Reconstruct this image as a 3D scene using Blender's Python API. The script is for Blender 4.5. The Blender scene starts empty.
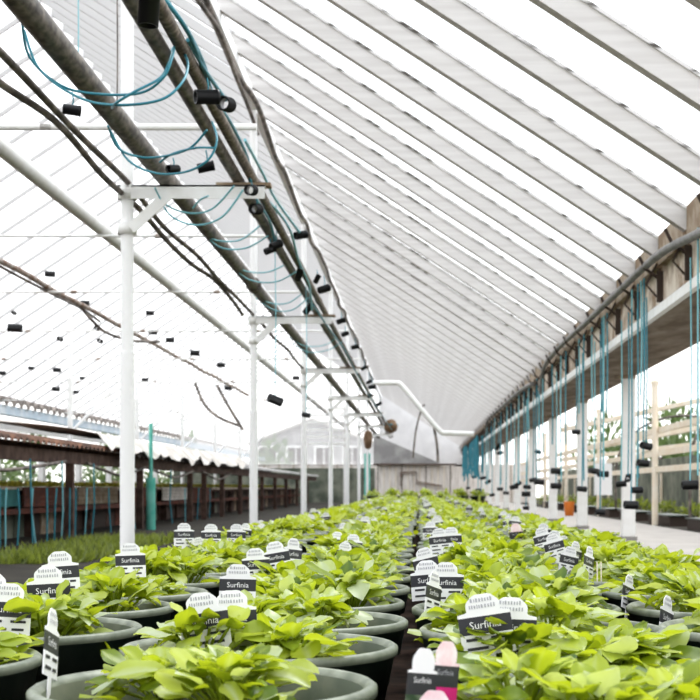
import bpy, math, random
from mathutils import Vector, Matrix, Euler
random.seed(11)
PI = math.pi
C = bpy.context.scene.collection
CZ = 0.40                      # eye height above the ground
F = 1450.0                     # focal length in pixels of the 700 px frame
def W(X, d, z):                # camera-relative height -> world
    return Vector((X, d, z + CZ))
def P(x, y, d):                # a sighted point at a surveyed distance
    return Vector(((x - 420) * d / F, d, (488 - y) * d / F + CZ))

# ------------------------------------------------------------------ materials
def new_mat(name):
    m = bpy.data.materials.new(name); m.use_nodes = True
    nt = m.node_tree; b = nt.nodes['Principled BSDF']
    return m, nt, b
def mat(name, col, rough=0.6, col2=None, scale=8.0, lo=0.4, hi=0.65, stretch=(1, 1, 1), metal=0.0, bump=0.0, spec=0.4, slope=0.0):
    m, nt, b = new_mat(name)
    b.inputs['Roughness'].default_value = rough; b.inputs['Metallic'].default_value = metal
    b.inputs['Specular IOR Level'].default_value = spec
    b.inputs['Base Color'].default_value = (*col, 1)
    if col2:
        tc = nt.nodes.new('ShaderNodeTexCoord'); mp = nt.nodes.new('ShaderNodeMapping'); mp.inputs['Scale'].default_value = stretch; mp.inputs['Rotation'].default_value = (0, slope, 0); mp.vector_type = 'TEXTURE' if False else 'POINT'
        n = nt.nodes.new('ShaderNodeTexNoise'); n.inputs['Scale'].default_value = scale; n.inputs['Detail'].default_value = 6
        r = nt.nodes.new('ShaderNodeValToRGB'); r.color_ramp.elements[0].position = lo; r.color_ramp.elements[1].position = hi
        r.color_ramp.elements[0].color = (*col, 1); r.color_ramp.elements[1].color = (*col2, 1)
        L = nt.links.new
        L(tc.outputs['Object'], mp.inputs['Vector']); L(mp.outputs[0], n.inputs['Vector']); L(n.outputs['Fac'], r.inputs[0]); L(r.outputs[0], b.inputs['Base Color'])
        if bump:
            bp = nt.nodes.new('ShaderNodeBump'); bp.inputs['Strength'].default_value = bump; bp.inputs['Distance'].default_value = 0.01
            L(n.outputs['Fac'], bp.inputs['Height']); L(bp.outputs[0], b.inputs['Normal'])
    return m
def leaf_mat(name, dark, light, back, pale=None, trans=0.45):
    m, nt, b = new_mat(name); L = nt.links.new
    at = nt.nodes.new('ShaderNodeAttribute'); at.attribute_name = 'tint'
    r = nt.nodes.new('ShaderNodeValToRGB')
    r.color_ramp.elements[0].color = (*dark, 1); r.color_ramp.elements[1].color = (*light, 1); r.color_ramp.elements[1].position = 0.72
    if pale:
        e = r.color_ramp.elements.new(0.95); e.color = (*pale, 1)  # pale leaves: sheen of reflected sky put into the colour
    L(at.outputs['Fac'], r.inputs[0])
    L(r.outputs[0], b.inputs['Base Color']); b.inputs['Roughness'].default_value = 0.36; b.inputs['Specular IOR Level'].default_value = 0.6
    tr = nt.nodes.new('ShaderNodeBsdfTranslucent')
    mx = nt.nodes.new('ShaderNodeMix'); mx.data_type = 'RGBA'; mx.inputs[0].default_value = 0.6
    L(r.outputs[0], mx.inputs[6]); mx.inputs[7].default_value = (*back, 1)
    L(mx.outputs[2], tr.inputs['Color'])
    ms = nt.nodes.new('ShaderNodeMixShader'); ms.inputs[0].default_value = trans
    out = nt.nodes['Material Output']
    L(b.outputs[0], ms.inputs[1]); L(tr.outputs[0], ms.inputs[2]); L(ms.outputs[0], out.inputs['Surface'])
    return m
def glass_mat(name, col, milk):
    m, nt, b = new_mat(name); L = nt.links.new
    t = nt.nodes.new('ShaderNodeBsdfTransparent'); t.inputs[0].default_value = (*col, 1)
    tl = nt.nodes.new('ShaderNodeBsdfTranslucent'); tl.inputs[0].default_value = (0.95, 0.96, 1, 1)
    ms = nt.nodes.new('ShaderNodeMixShader'); ms.inputs[0].default_value = milk
    L(t.outputs[0], ms.inputs[1]); L(tl.outputs[0], ms.inputs[2])
    g = nt.nodes.new('ShaderNodeBsdfGlossy'); g.inputs['Roughness'].default_value = 0.1
    ms2 = nt.nodes.new('ShaderNodeMixShader'); ms2.inputs[0].default_value = 0.03
    L(ms.outputs[0], ms2.inputs[1]); L(g.outputs[0], ms2.inputs[2]); L(ms2.outputs[0], nt.nodes['Material Output'].inputs['Surface'])
    return m
M = dict(
    leaf=leaf_mat('petunia_leaf', (0.035, 0.10, 0.02), (0.41, 0.49, 0.055), (0.72, 0.80, 0.02), (0.56, 0.63, 0.42), 0.45),
    yleaf=leaf_mat('seedling_leaf', (0.35, 0.36, 0.08), (0.75, 0.72, 0.2), (0.8, 0.75, 0.1)),
    grassm=leaf_mat('grass_blade', (0.06, 0.09, 0.025), (0.26, 0.31, 0.08), (0.36, 0.42, 0.06)),
    shrub=leaf_mat('shrub_leaf', (0.05, 0.09, 0.04), (0.2, 0.26, 0.14), (0.2, 0.3, 0.08)),
    pot=mat('dark_green_plastic', (0.018, 0.032, 0.025), 0.38, (0.035, 0.05, 0.04), 30),
    rim=mat('highlight_rim', (0.13, 0.15, 0.11), 0.42, (0.27, 0.29, 0.23), 26),  # lighter grey-green than the pot: rim highlight painted into the colour
    potin=mat('pot_inside', (0.09, 0.11, 0.075), 0.6, (0.16, 0.17, 0.12), 20),
    soil=mat('potting_soil', (0.035, 0.022, 0.014), 0.95, (0.10, 0.06, 0.035), 60, bump=0.8),
    white=mat('white_paint', (0.86, 0.86, 0.84), 0.5, (0.80, 0.79, 0.76), 14),
    post=mat('post_paint', (0.88, 0.88, 0.87), 0.45, (0.50, 0.36, 0.18), 9, 0.70, 0.78, (1, 1, 0.6)),
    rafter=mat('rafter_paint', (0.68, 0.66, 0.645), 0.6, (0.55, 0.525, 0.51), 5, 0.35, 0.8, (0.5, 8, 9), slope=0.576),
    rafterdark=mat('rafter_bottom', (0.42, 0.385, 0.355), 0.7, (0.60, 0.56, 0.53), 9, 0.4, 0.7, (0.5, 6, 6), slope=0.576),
    gable=mat('gable_boards', (0.80, 0.79, 0.79), 0.8, (0.72, 0.71, 0.71), 3),
    putty=mat('cracked_putty', (0.70, 0.69, 0.68), 0.7, (0.10, 0.09, 0.08), 6, 0.52, 0.62, (0.5, 9, 3), slope=0.576),
    faint=mat('pale_paint', (0.93, 0.93, 0.93), 0.5),
    faint2=mat('thin_bar_paint', (0.60, 0.59, 0.585), 0.6),
    steel=mat('weathered_steel', (0.07, 0.058, 0.048), 0.45, (0.27, 0.235, 0.195), 50, 0.35, 0.72, (1, 0.5, 1), 0.0, 0.08),
    steel2=mat('brown_steel', (0.10, 0.075, 0.055), 0.5, (0.32, 0.265, 0.21), 50, 0.4, 0.72),
    grey=mat('grey_hose', (0.16, 0.155, 0.15), 0.5, (0.26, 0.25, 0.24), 12),
    rust=mat('rusty_rod', (0.22, 0.13, 0.09), 0.7, (0.42, 0.38, 0.34), 14, 0.35, 0.6),
    black=mat('black_plastic', (0.012, 0.012, 0.013), 0.35, spec=0.5),
    teal=mat('teal_tube', (0.05, 0.26, 0.33), 0.35),
    teal2=mat('pale_teal_tube', (0.22, 0.52, 0.58), 0.35),
    tealsheet=mat('teal_sheet', (0.05, 0.2, 0.2), 0.7, (0.09, 0.32, 0.32), 6),
    green=mat('green_paint', (0.1, 0.45, 0.36), 0.5, (0.2, 0.55, 0.47), 8),
    beam=mat('beam_underside', (0.17, 0.125, 0.09), 0.8, (0.34, 0.28, 0.22), 5, 0.35, 0.7, (2, 0.6, 2)),
    wash=mat('whitewashed_board', (0.70, 0.63, 0.54), 0.85, (0.30, 0.20, 0.13), 9, 0.42, 0.66, (1, 1, 1), bump=0.4),
    brown=mat('brown_wood', (0.28, 0.205, 0.14), 0.8, (0.42, 0.35, 0.27), 14),
    iron=mat('dark_iron', (0.07, 0.05, 0.04), 0.7),
    darkwood=mat('dark_wood', (0.075, 0.045, 0.035), 0.8, (0.15, 0.095, 0.075), 10),
    redwood=mat('red_brown_wood', (0.20, 0.075, 0.05), 0.8, (0.12, 0.06, 0.05), 7),
    sheet=mat('rusty_sheet', (0.10, 0.06, 0.045), 0.8, (0.27, 0.14, 0.09), 4),
    tarp=mat('grey_tarp', (0.66, 0.63, 0.59), 0.85, (0.45, 0.42, 0.38), 5),
    bluegrey=mat('blue_grey_gutter', (0.45, 0.55, 0.63), 0.5, (0.62, 0.68, 0.72), 3),
    conc=mat('concrete', (0.38, 0.36, 0.34), 0.85, (0.31, 0.295, 0.28), 3, 0.4, 0.7),
    ground=mat('dark_ground', (0.03, 0.018, 0.013), 0.95, (0.085, 0.05, 0.035), 12),
    dirt=mat('dirt', (0.016, 0.012, 0.009), 0.95, (0.035, 0.03, 0.018), 3),
    board=mat('pale_boards', (0.88, 0.83, 0.79), 0.8, (0.55, 0.5, 0.44), 5, 0.4, 0.7, (6, 1, 0.5)),
    slate=mat('grey_roofing', (0.30, 0.29, 0.285), 0.8, (0.42, 0.41, 0.40), 4),
    cream=mat('cream_timber', (0.80, 0.70, 0.56), 0.7, (0.86, 0.8, 0.7), 6),
    net=mat('shade_net', (0.10, 0.115, 0.09), 0.9, (0.24, 0.25, 0.20), 3),
    orange=mat('orange_plastic', (0.8, 0.25, 0.05), 0.5),
    jug=mat('white_plastic', (0.85, 0.85, 0.85), 0.4),
    cloth=mat('brown_sacking', (0.16, 0.10, 0.06), 0.9, (0.30, 0.21, 0.14), 12),
    card=mat('tag_white', (0.85, 0.85, 0.87), 0.35),
    cardb=mat('tag_black', (0.05, 0.05, 0.06), 0.35),
    cardg=mat('tag_grey_print', (0.42, 0.42, 0.46), 0.4),
    pink=mat('tag_pink', (0.86, 0.62, 0.66), 0.35, (0.92, 0.82, 0.84), 40),
    magenta=mat('tag_magenta', (0.62, 0.03, 0.22), 0.35),
    taggreen=mat('tag_green', (0.05, 0.09, 0.05), 0.35, (0.3, 0.36, 0.25), 45),
    cable=mat('dark_cable', (0.10, 0.085, 0.075), 0.6, (0.30, 0.26, 0.23), 10),
    glass=glass_mat('roof_glass', (0.96, 0.98, 1.0), 0.12),
    glassl=glass_mat('roof_glass_whitewashed', (0.98, 0.99, 1.0), 0.3),
)

# ------------------------------------------------------------------ mesh builder
class MB:
    def __init__(s): s.v = []; s.f = []; s.m = []; s.sm = []; s.mats = []; s.tint = []
    def mi(s, m):
        if m not in s.mats: s.mats.append(m)
        return s.mats.index(m)
    def add(s, vs, fs, m, smooth=False, tint=0.5):
        o = len(s.v); s.v += [tuple(v) for v in vs]; k = s.mi(m)
        for f in fs: s.f.append([i + o for i in f]); s.m.append(k); s.sm.append(smooth)
        s.tint += [tint] * len(vs) if not isinstance(tint, list) else tint
        return s
    def box(s, a, b, m, X=None):
        x0, y0, z0 = a; x1, y1, z1 = b
        vs = [Vector(p) for p in ((x0,y0,z0),(x1,y0,z0),(x1,y1,z0),(x0,y1,z0),(x0,y0,z1),(x1,y0,z1),(x1,y1,z1),(x0,y1,z1))]
        if X: vs = [X @ v for v in vs]
        return s.add(vs, [(3,2,1,0),(4,5,6,7),(0,1,5,4),(1,2,6,5),(2,3,7,6),(3,0,4,7)], m)
    def bar(s, p, q, w, h, m):             # square bar between two points, w sideways, h upwards
        p, q = Vector(p), Vector(q); t = (q - p).normalized()
        up = Vector((0,0,1)) if abs(t.z) < 0.95 else Vector((0,1,0))
        u = t.cross(up).normalized() * w / 2; n = u.cross(t).normalized() * h / 2
        vs = [e + a*u + b*n for e in (p, q) for a, b in ((-1,-1),(1,-1),(1,1),(-1,1))]
        return s.add(vs, [(0,1,2,3),(7,6,5,4),(0,4,5,1),(1,5,6,2),(2,6,7,3),(3,7,4,0)], m)
    def tube(s, pts, r, m, n=8, caps=True):
        pts = [Vector(p) for p in pts]
        t0 = (pts[1] - pts[0]).normalized()
        a = Vector((0,0,1)) if abs(t0.z) < 0.9 else Vector((1,0,0))
        u = t0.cross(a).normalized(); vs = []; k = len(pts)
        for i, p in enumerate(pts):
            t = (pts[min(i+1, k-1)] - pts[max(i-1, 0)]).normalized()
            u = (u - t * u.dot(t)).normalized(); w = t.cross(u)
            rr = r[i] if isinstance(r, (list, tuple)) else r
            vs += [p + rr * (math.cos(2*PI*j/n) * u + math.sin(2*PI*j/n) * w) for j in range(n)]
        fs = [(i*n+j, i*n+(j+1) % n, (i+1)*n+(j+1) % n, (i+1)*n+j) for i in range(k-1) for j in range(n)]
        s.add(vs, fs, m, True)
        if caps: s.add(vs[:n], [tuple(range(n-1, -1, -1))], m); s.add(vs[-n:], [tuple(range(n))], m)
        return s
    def lathe(s, prof, m, n=36, X=None, closed=False):   # prof: [(r, z, material or None)]
        k = len(prof); vs = [Vector((p[0]*math.cos(2*PI*j/n), p[0]*math.sin(2*PI*j/n), p[1])) for p in prof for j in range(n)]
        if X: vs = [X @ v for v in vs]
        o = len(s.v); s.v += [tuple(v) for v in vs]; s.tint += [0.5] * len(vs)
        for i in range(k if closed else k - 1):
            a, b = i, (i+1) % k; mm = s.mi(prof[i][2] if len(prof[i]) > 2 else m)
            for j in range(n):
                s.f.append([o+a*n+j, o+a*n+(j+1) % n, o+b*n+(j+1) % n, o+b*n+j]); s.m.append(mm); s.sm.append(True)
        return s
    def mesh(s, name):
        me = bpy.data.meshes.new(name); me.from_pydata(s.v, [], s.f)
        for m in s.mats: me.materials.append(m)
        me.polygons.foreach_set('material_index', s.m); me.polygons.foreach_set('use_smooth', s.sm)
        at = me.attributes.new('tint', 'FLOAT', 'POINT'); at.data.foreach_set('value', s.tint)
        me.update(); return me
    def build(s, name, parent=None, loc=None):
        return link(name, s.mesh(name), parent, loc)
def link(name, me, parent=None, loc=None, rot=None, scale=None):
    o = bpy.data.objects.new(name, me); C.objects.link(o)
    if parent: o.parent = parent
    if loc is not None: o.location = loc
    if rot is not None: o.rotation_euler = rot
    if scale is not None: o.scale = scale
    return o
def tag(o, label, cat, group=None, kind=None):
    o['label'] = label; o['category'] = cat
    if group: o['group'] = group
    if kind: o['kind'] = kind
    return o
def thing(name, label, cat, loc=(0,0,0), group=None, rot=None):
    return tag(link(name, None, None, loc, rot), label, cat, group)
def struct(o): o['kind'] = 'structure'; return o
def smooth(pts, k=6):
    pts = [Vector(p) for p in pts]; out = []
    for i in range(len(pts) - 1):
        a, b, c, d = pts[max(i-1,0)], pts[i], pts[i+1], pts[min(i+2, len(pts)-1)]
        for j in range(k):
            t = j / k
            out.append(0.5 * ((2*b) + (c-a)*t + (2*a-5*b+4*c-d)*t*t + (3*b-a-3*c+d)*t**3))
    return out + [pts[-1]]
U = random.uniform
ORD = 'first second third fourth fifth sixth seventh eighth ninth tenth eleventh twelfth thirteenth fourteenth fifteenth sixteenth seventeenth eighteenth nineteenth twentieth'.split()
TENS = {2: 'twenty', 3: 'thirty', 4: 'forty', 5: 'fifty', 6: 'sixty', 7: 'seventy'}
def ordinal(i):
    n = i + 1
    if n <= 20: return ORD[i]
    t, u = divmod(n, 10)
    return TENS[t][:-1] + 'ieth' if u == 0 else TENS[t] + '-' + ORD[u-1]

# ------------------------------------------------------------------ setting
ENDY = 40.0
struct(MB().box((-14, -3, -0.1), (14, 60, 0.0), M['dirt']).build('floor'))
struct(MB().box((-0.75, 0.2, 0.0), (0.74, 24.5, 0.004), M['ground']).build('floor_bed'))
struct(MB().box((0.86, 0.2, 0.0), (2.45, ENDY, 0.006), M['conc']).build('floor_path'))
# glass roof: eave, purlin and ridge lines
SL = 0.65
EX, EZ = 1.15, 1.20            # lower edge of the glass
RX, RZ = -3.0, 1.20 + SL * 4.15
LX, LZ = -6.75, 1.42
def zr(X): return EZ + SL * (EX - X)
struct(MB().add([W(EX, 1, EZ), W(EX, ENDY, EZ), W(RX, ENDY, RZ), W(RX, 1, RZ)], [(0,1,2,3)], M['glass']).build('ceiling_glass_right'))
struct(MB().add([W(RX, 1, RZ), W(RX, ENDY, RZ), W(LX, ENDY, LZ), W(LX, 1, LZ)], [(0,1,2,3)], M['glassl']).build('ceiling_glass_left'))
PX = -1.08
def rafter_mesh():
    b = MB(); w = 0.03; h = 0.092
    t = Vector((-1, 0, SL)).normalized(); nrm = Vector((SL, 0, 1)).normalized()
    a, c = Vector((0.035, 0, -0.023)), Vector((PX - EX, 0, SL * (EX - PX)))
    vs = []
    for e in (a, c):
        vs += [e + Vector((0, -w, 0)) - nrm*h, e + Vector((0, w, 0)) - nrm*h, e + Vector((0, w, 0)) - nrm*0.004, e + Vector((0, -w, 0)) - nrm*0.004]
    b.add(vs, [(0,3,7,4), (1,5,6,2), (3,2,6,7), (0,1,2,3), (7,6,5,4)], M['rafter'])
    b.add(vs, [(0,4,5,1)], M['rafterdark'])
    b.bar(a - nrm*0.012 + Vector((0, -w - 0.004, 0)), c - nrm*0.012 + Vector((0, -w - 0.004, 0)), 0.008, 0.012, M['putty'])
    return b.mesh('ceiling_rafter')
def bracket_mesh():
    b = MB()
    b.bar((0.0, 0, -0.16), (0.0, 0, -0.31), 0.03, 0.012, M['iron'])
    b.tube([(0.0, 0, -0.20), (-0.07, 0, -0.15), (-0.10, 0, -0.09)], 0.008, M['iron'], 6)
    b.tube([(-0.01, 0.03, -0.12), (-0.06, 0.04, -0.22), (-0.01, 0.03, -0.28)], 0.006, M['iron'], 6)
    return b.mesh('bracket')
def block_mesh():
    b = MB(); b.box((-0.015, -0.69, -0.14), (0.05, -0.04, 0.0), M['brown']); return b.mesh('end_block')
def upper_mesh():
    b = MB()
    for dy in (0.0, 0.37):
        b.bar((PX - EX, dy, SL*(EX-PX) - 0.03), (RX - EX + 0.02, dy, SL*(EX-RX) - 0.045), 0.035, 0.055, M['faint2'])
    return b.mesh('ceiling_upper_rafter')
def left_mesh():
    b = MB(); b.bar((RX - 0.02, 0, RZ - 0.045), (LX + 0.02, 0, LZ - 0.03), 0.02, 0.035, M['faint2']); return b.mesh('ceiling_rafter_left')
rm, bm_, blm, um, lm = rafter_mesh(), bracket_mesh(), block_mesh(), upper_mesh(), left_mesh()
k = 0; d = 6.95 - 0.735 * 5
while d < ENDY - 0.5:
    r = struct(link('ceiling_rafter', rm, None, W(EX, d, EZ)))
    if d > 5.0:
        link('bracket', bm_, r); link('end_block', blm, r)
    struct(link('ceiling_upper_rafter', um, None, W(EX, d, EZ)))
    struct(link('ceiling_rafter_left', lm, None, (0, d + 0.2, CZ)))
    d += 0.735
struct(MB().bar(W(PX, 1, zr(PX) - 0.16), W(PX, ENDY, zr(PX) - 0.16), 0.05, 0.07, M['faint']).build('ceiling_purlin'))
struct(MB().bar(W(RX, 1, RZ - 0.06), W(RX, ENDY, RZ - 0.06), 0.05, 0.08, M['faint']).build('ceiling_ridge'))
# eave gutter beam on the path side: trough bottom, whitewashed front board, wall plate
bb = MB()
bb.box((1.165, 2, 0.845 + CZ), (1.62, ENDY, 0.90 + CZ), M['beam'])
struct(bb.build('beam_gutter_bottom'))
fb = MB()
fb.box((1.135, 2, 0.83 + CZ), (1.165, ENDY, 0.875 + CZ), M['white'])
fb.box((1.165, 2, 0.87 + CZ), (1.20, ENDY, 1.09 + CZ), M['wash'])
fb.box((1.58, 2, 0.90 + CZ), (1.62, ENDY, 1.12 + CZ), M['brown'])
struct(fb.build('beam_gutter_front'))
# end wall
ew = MB(); ew.box((-6.8, ENDY, 0), (3, ENDY + 0.08, 1.05), M['board'])
for i in range(24): ew.box((-6.7 + i*0.4, ENDY - 0.015, 0), (-6.68 + i*0.4, ENDY, 1.05), M['brown'])
ew.box((-6.8, ENDY - 0.05, 0), (-1.25, ENDY - 0.03, 0.95), M['net'])
struct(ew.build('wall_back'))
struct(MB().add([W(-6.75, ENDY, 0.6), W(-1.12, ENDY, 0.6), W(-1.12, ENDY, zr(-1.12)), W(RX, ENDY, RZ), W(-6.75, ENDY, LZ)], [(0,1,2,3,4)], M['glassl']).build('window_1'))
struct(MB().add([W(-1.12, ENDY, 0.6), W(1.6, ENDY, 0.6), W(1.6, ENDY, 1.0), W(-1.12, ENDY, zr(-1.12))], [(0,1,2,3)], M['gable']).build('wall_gable'))
# far eave on the other side: corrugated sheet edge over a blue-grey gutter
ce = MB(); n = 760; vs = []
for i in range(n):
    yy = 12 + 80 * i / (n-1); dz = 0.035 * (1 if i % 4 < 2 else -1)
    vs += [(LX + 0.25, yy, 1.40 + CZ + dz), (LX - 0.6, yy, 1.60 + CZ + dz), (LX + 0.25, yy, 1.33 + CZ + dz)]
fs = []
for i in range(n-1):
    fs += [(3*i, 3*i+3, 3*i+4, 3*i+1), (3*i, 3*i+2, 3*i+5, 3*i+3)]
ce.add(vs, fs, M['cable']); struct(ce.build('trim_1'))
struct(MB().box((LX + 0.1, 12, 1.16 + CZ), (LX + 0.22, 92, 1.31 + CZ), M['bluegrey']).build('trim_2'))
struct(MB().box((LX - 0.05, 12, 0.95 + CZ), (LX + 0.03, 92, 1.05 + CZ), M['white']).build('trim_3'))
# tie bars across the house
TZ = 1.37
for y in (127, 236, 292, 331, 359, 382, 400, 413):
    dd = TZ * F / (488 - y)
    t = MB(); t.tube([W(-6.7, dd, TZ), W(-0.62, dd, TZ)], 0.013 if y == 127 else 0.008, M['white'], 8)
    for q in range(5): t.tube([W(-1.4 - q*1.0, dd, TZ), W(-1.44 - q*1.0, dd, TZ)], 0.013, M['rust'], 8)
    struct(t.build('ceiling_tie_bar'))

# ------------------------------------------------------------------ potted plants
def leaf(b, base, yaw, pitch, L, wd, droop, fold, roll, tint, m, nu=6):
    vs = []; cols = (-1, -0.5, 0, 0.5, 1)
    R = Euler((roll, -pitch, yaw), 'XYZ').to_matrix()
    ph = U(0, 6)
    for i in range(nu + 1):
        t = i / nu
        w = wd * 0.5 * max(0.0, math.sin(PI * (0.05 + 0.90 * t) ** 0.92)) ** 0.62
        if t < 0.13: w *= 0.40
        if i == nu: w *= 0.45
        for c in cols:
            z = -droop * L * t * t + fold * abs(c) * w + 0.003 * math.sin(ph + t * 7 + c * 2.2) * abs(c)
            vs.append(base + R @ Vector((L * t - 0.15 * droop * L * t, c * w, z)))
    fs = [(i*5+j, i*5+j+1, (i+1)*5+j+1, (i+1)*5+j) for i in range(nu) for j in range(4)]
    b.add(vs, fs, m, True, [max(0, min(1, tint + (0.14 if (q % 5) == 2 else 0))) for q in range(len(vs))])
def foliage_mesh(seed, simple=False):
    random.seed(seed); b = MB()
    cs = [(U(0.035, 0.07), q * 2.09 + U(-0.4, 0.4)) for q in range(3)]
    for r, a in cs:
        c = Vector((r * math.cos(a), r * math.sin(a), -0.045))
        hgt = U(0.8, 1.15)
        N = 60 if not simple else 26
        for i in range(N):
            u = (i + 0.5) / N; az = i * 2.4 + U(-0.5, 0.5)
            dr = Vector((math.cos(az), math.sin(az), 0))
            pitch = math.radians(48 - 48 * u + U(-30, 30)); L = (0.027 + 0.019 * u) * U(0.65, 1.35) * (1.25 if simple else 1)
            base = c + dr * (0.006 + 0.052 * u * U(0.5, 1.25)) + Vector((0, 0, (0.066 - 0.034 * u * U(0.0, 1.5)) * hgt))
            g = random.random()
            tint = U(0.0, 0.35) if g < 0.3 - 0.1 * (1 - u) else (U(0.5, 0.75) if g < 0.68 else U(0.8, 1.0))
            leaf(b, base, az + U(-0.9, 0.9), pitch, L, L * U(0.56, 0.74), U(0.0, 0.5), U(-0.15, 0.5), U(-0.6, 0.6), tint, M['leaf'], 6 if not simple else 4)
            if i % 2 == 0:
                b.tube([c, (c + base) / 2 + Vector((0, 0, 0.005)), base + dr * 0.003], 0.0017, M['leaf'], 4, False)
    return b.mesh('foliage')
R0 = 0.147; PH = 0.23
def pot_mesh():
    b = MB()
    b.lathe([(0.0, 0.002, M['pot']), (0.095, 0.0, M['pot']), (0.128, PH - 0.045, M['pot']), (0.137, PH - 0.043, M['pot']), (0.143, PH - 0.012, M['pot']), (R0, PH - 0.010, M['rim']),
             (R0, PH - 0.003, M['rim']), (R0 - 0.004, PH, M['rim']), (R0 - 0.008, PH - 0.001, M['rim']), (R0 - 0.012, PH - 0.006, M['potin']), (0.124, PH - 0.06, M['potin'])], M['pot'], 44)
    return b.mesh('pot')
def soil_mesh():
    b = MB(); random.seed(5)
    b.lathe([(0.0, PH - 0.036), (0.04, PH - 0.034), (0.08, PH - 0.04), (0.126, PH - 0.043)], M['soil'], 28)
    return b.mesh('soil')
pm, sm_ = pot_mesh(), soil_mesh()
FOL = [foliage_mesh(100 + i) for i in range(9)]
FOLS = [foliage_mesh(200 + i, True) for i in range(4)]
random.seed(21)
ROWS = [  # centre x, first distance, row name
    (-0.49, 1.14, 'outer row toward the pipe posts'), (-0.167, 1.235, 'inner row toward the pipe posts'),
    (0.142, 1.13, 'inner row toward the gutter beam'), (0.437, 1.15, 'outer row along the concrete path')]
NPOT = 73
look = ['bushy', 'loose', 'leafy', 'low', 'full', 'open', 'sprawling', 'upright', 'dense']
POTX = {}
for ri, (cx, d0, rn) in enumerate(ROWS):
    for i in range(NPOT):
        far = i > 22
        x = cx + U(-0.008, 0.008); d = d0 + 0.302 * i + U(-0.008, 0.008)
        if ri == 1 and i == 0: x = -0.183
        if ri == 0 and i < 2: x = -0.522; d -= 0.02
        q = random.randrange(9)
        end = 'from the camera end'
        if i < 24: lab = f'dark pot of {look[q]} petunia, {ordinal(i)} {end}, {rn}'
        else: lab = f'small far pot beyond the twenty-fourth petunia, {rn}'
        t = thing('potted_petunia', lab, 'potted plant', (x, d, 0.004), f'potted petunias in the {rn}')
        po = link('pot', pm, t)
        if not far: link('soil', sm_, po)
        me = FOL[q] if i < 14 else FOLS[q % 4]
        s = U(0.92, 1.10)
        link('foliage', me, t, (0, 0, PH), (0, 0, U(0, 6.28)), (s * (0.95 if i == 0 else 1), s * (0.92 if i == 0 else 1), s * U(0.85, 1.1) * (0.72 if i == 0 else 0.85 if i == 1 else 1)))
        POTX[(ri, i)] = (x, d)
# cross bench at the far end with a last display of plants
eb = thing('end_bench', 'low bench across the far end of the plant rows', 'bench', (0.1, 26, 0))
MB().box((-1.1, -0.2, 0.0), (1.1, 0.2, 0.03), M['darkwood']).build('bench_top', eb)
MB().box((-1.1, -0.32, 0.0), (1.1, -0.3, 0.17), M['darkwood']).build('front_board', eb)
random.seed(3)
for i in range(7):
    t = thing('potted_petunia', f'green potted plant on the far end bench, {ordinal(i)} counted from the pipe posts', 'potted plant', (-0.82 + i * 0.31, 26, 0.03), 'plants on the far end bench')
    link('pot', pm, t); link('foliage', FOLS[i % 4], t, (0, 0, PH), (0, 0, U(0, 6)), (1.3, 1.3, 2.7))

# ------------------------------------------------------------------ plant tags
def text_geo(txt, size):
    cu = bpy.data.curves.new('lettering', 'FONT'); cu.body = txt; cu.size = size; cu.align_x = 'CENTER'; cu.align_y = 'CENTER'; cu.resolution_u = 2
    o = bpy.data.objects.new('lettering', cu); C.objects.link(o); bpy.context.view_layer.update()
    me = bpy.data.meshes.new_from_object(o.evaluated_get(bpy.context.evaluated_depsgraph_get()))
    vs = [v.co.copy() for v in me.vertices]; fs = [tuple(p.vertices) for p in me.polygons]
    bpy.data.objects.remove(o); bpy.data.meshes.remove(me); bpy.data.curves.remove(cu)
    return vs, fs
TXT = text_geo('Surfinia', 0.0112)
def sheet(b, pts, y0, m, off=0.0):       # thin card outline in XZ, with two faces
    n = len(pts); vs = [(p[0], y0 - off, p[1]) for p in pts] + [(p[0], y0 + 0.0008 + off, p[1]) for p in pts]
    fs = [tuple(range(n)), tuple(range(2*n - 1, n - 1, -1))] + [(i, n + i, n + (i+1) % n, (i+1) % n) for i in range(n)]
    b.add(vs, fs, m)
def rect(x0, z0, x1, z1): return [(x0, z0), (x1, z0), (x1, z1), (x0, z1)]
def bump_outline(hw, z0, h):
    pts = []
    for i in range(29):
        a = PI * i / 28; rr = 1 + 0.025 * math.sin(7 * a)
        pts.append((hw * rr * math.cos(a), z0 + h * rr * max(0, math.sin(a)) ** 0.6))
    return pts
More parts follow.
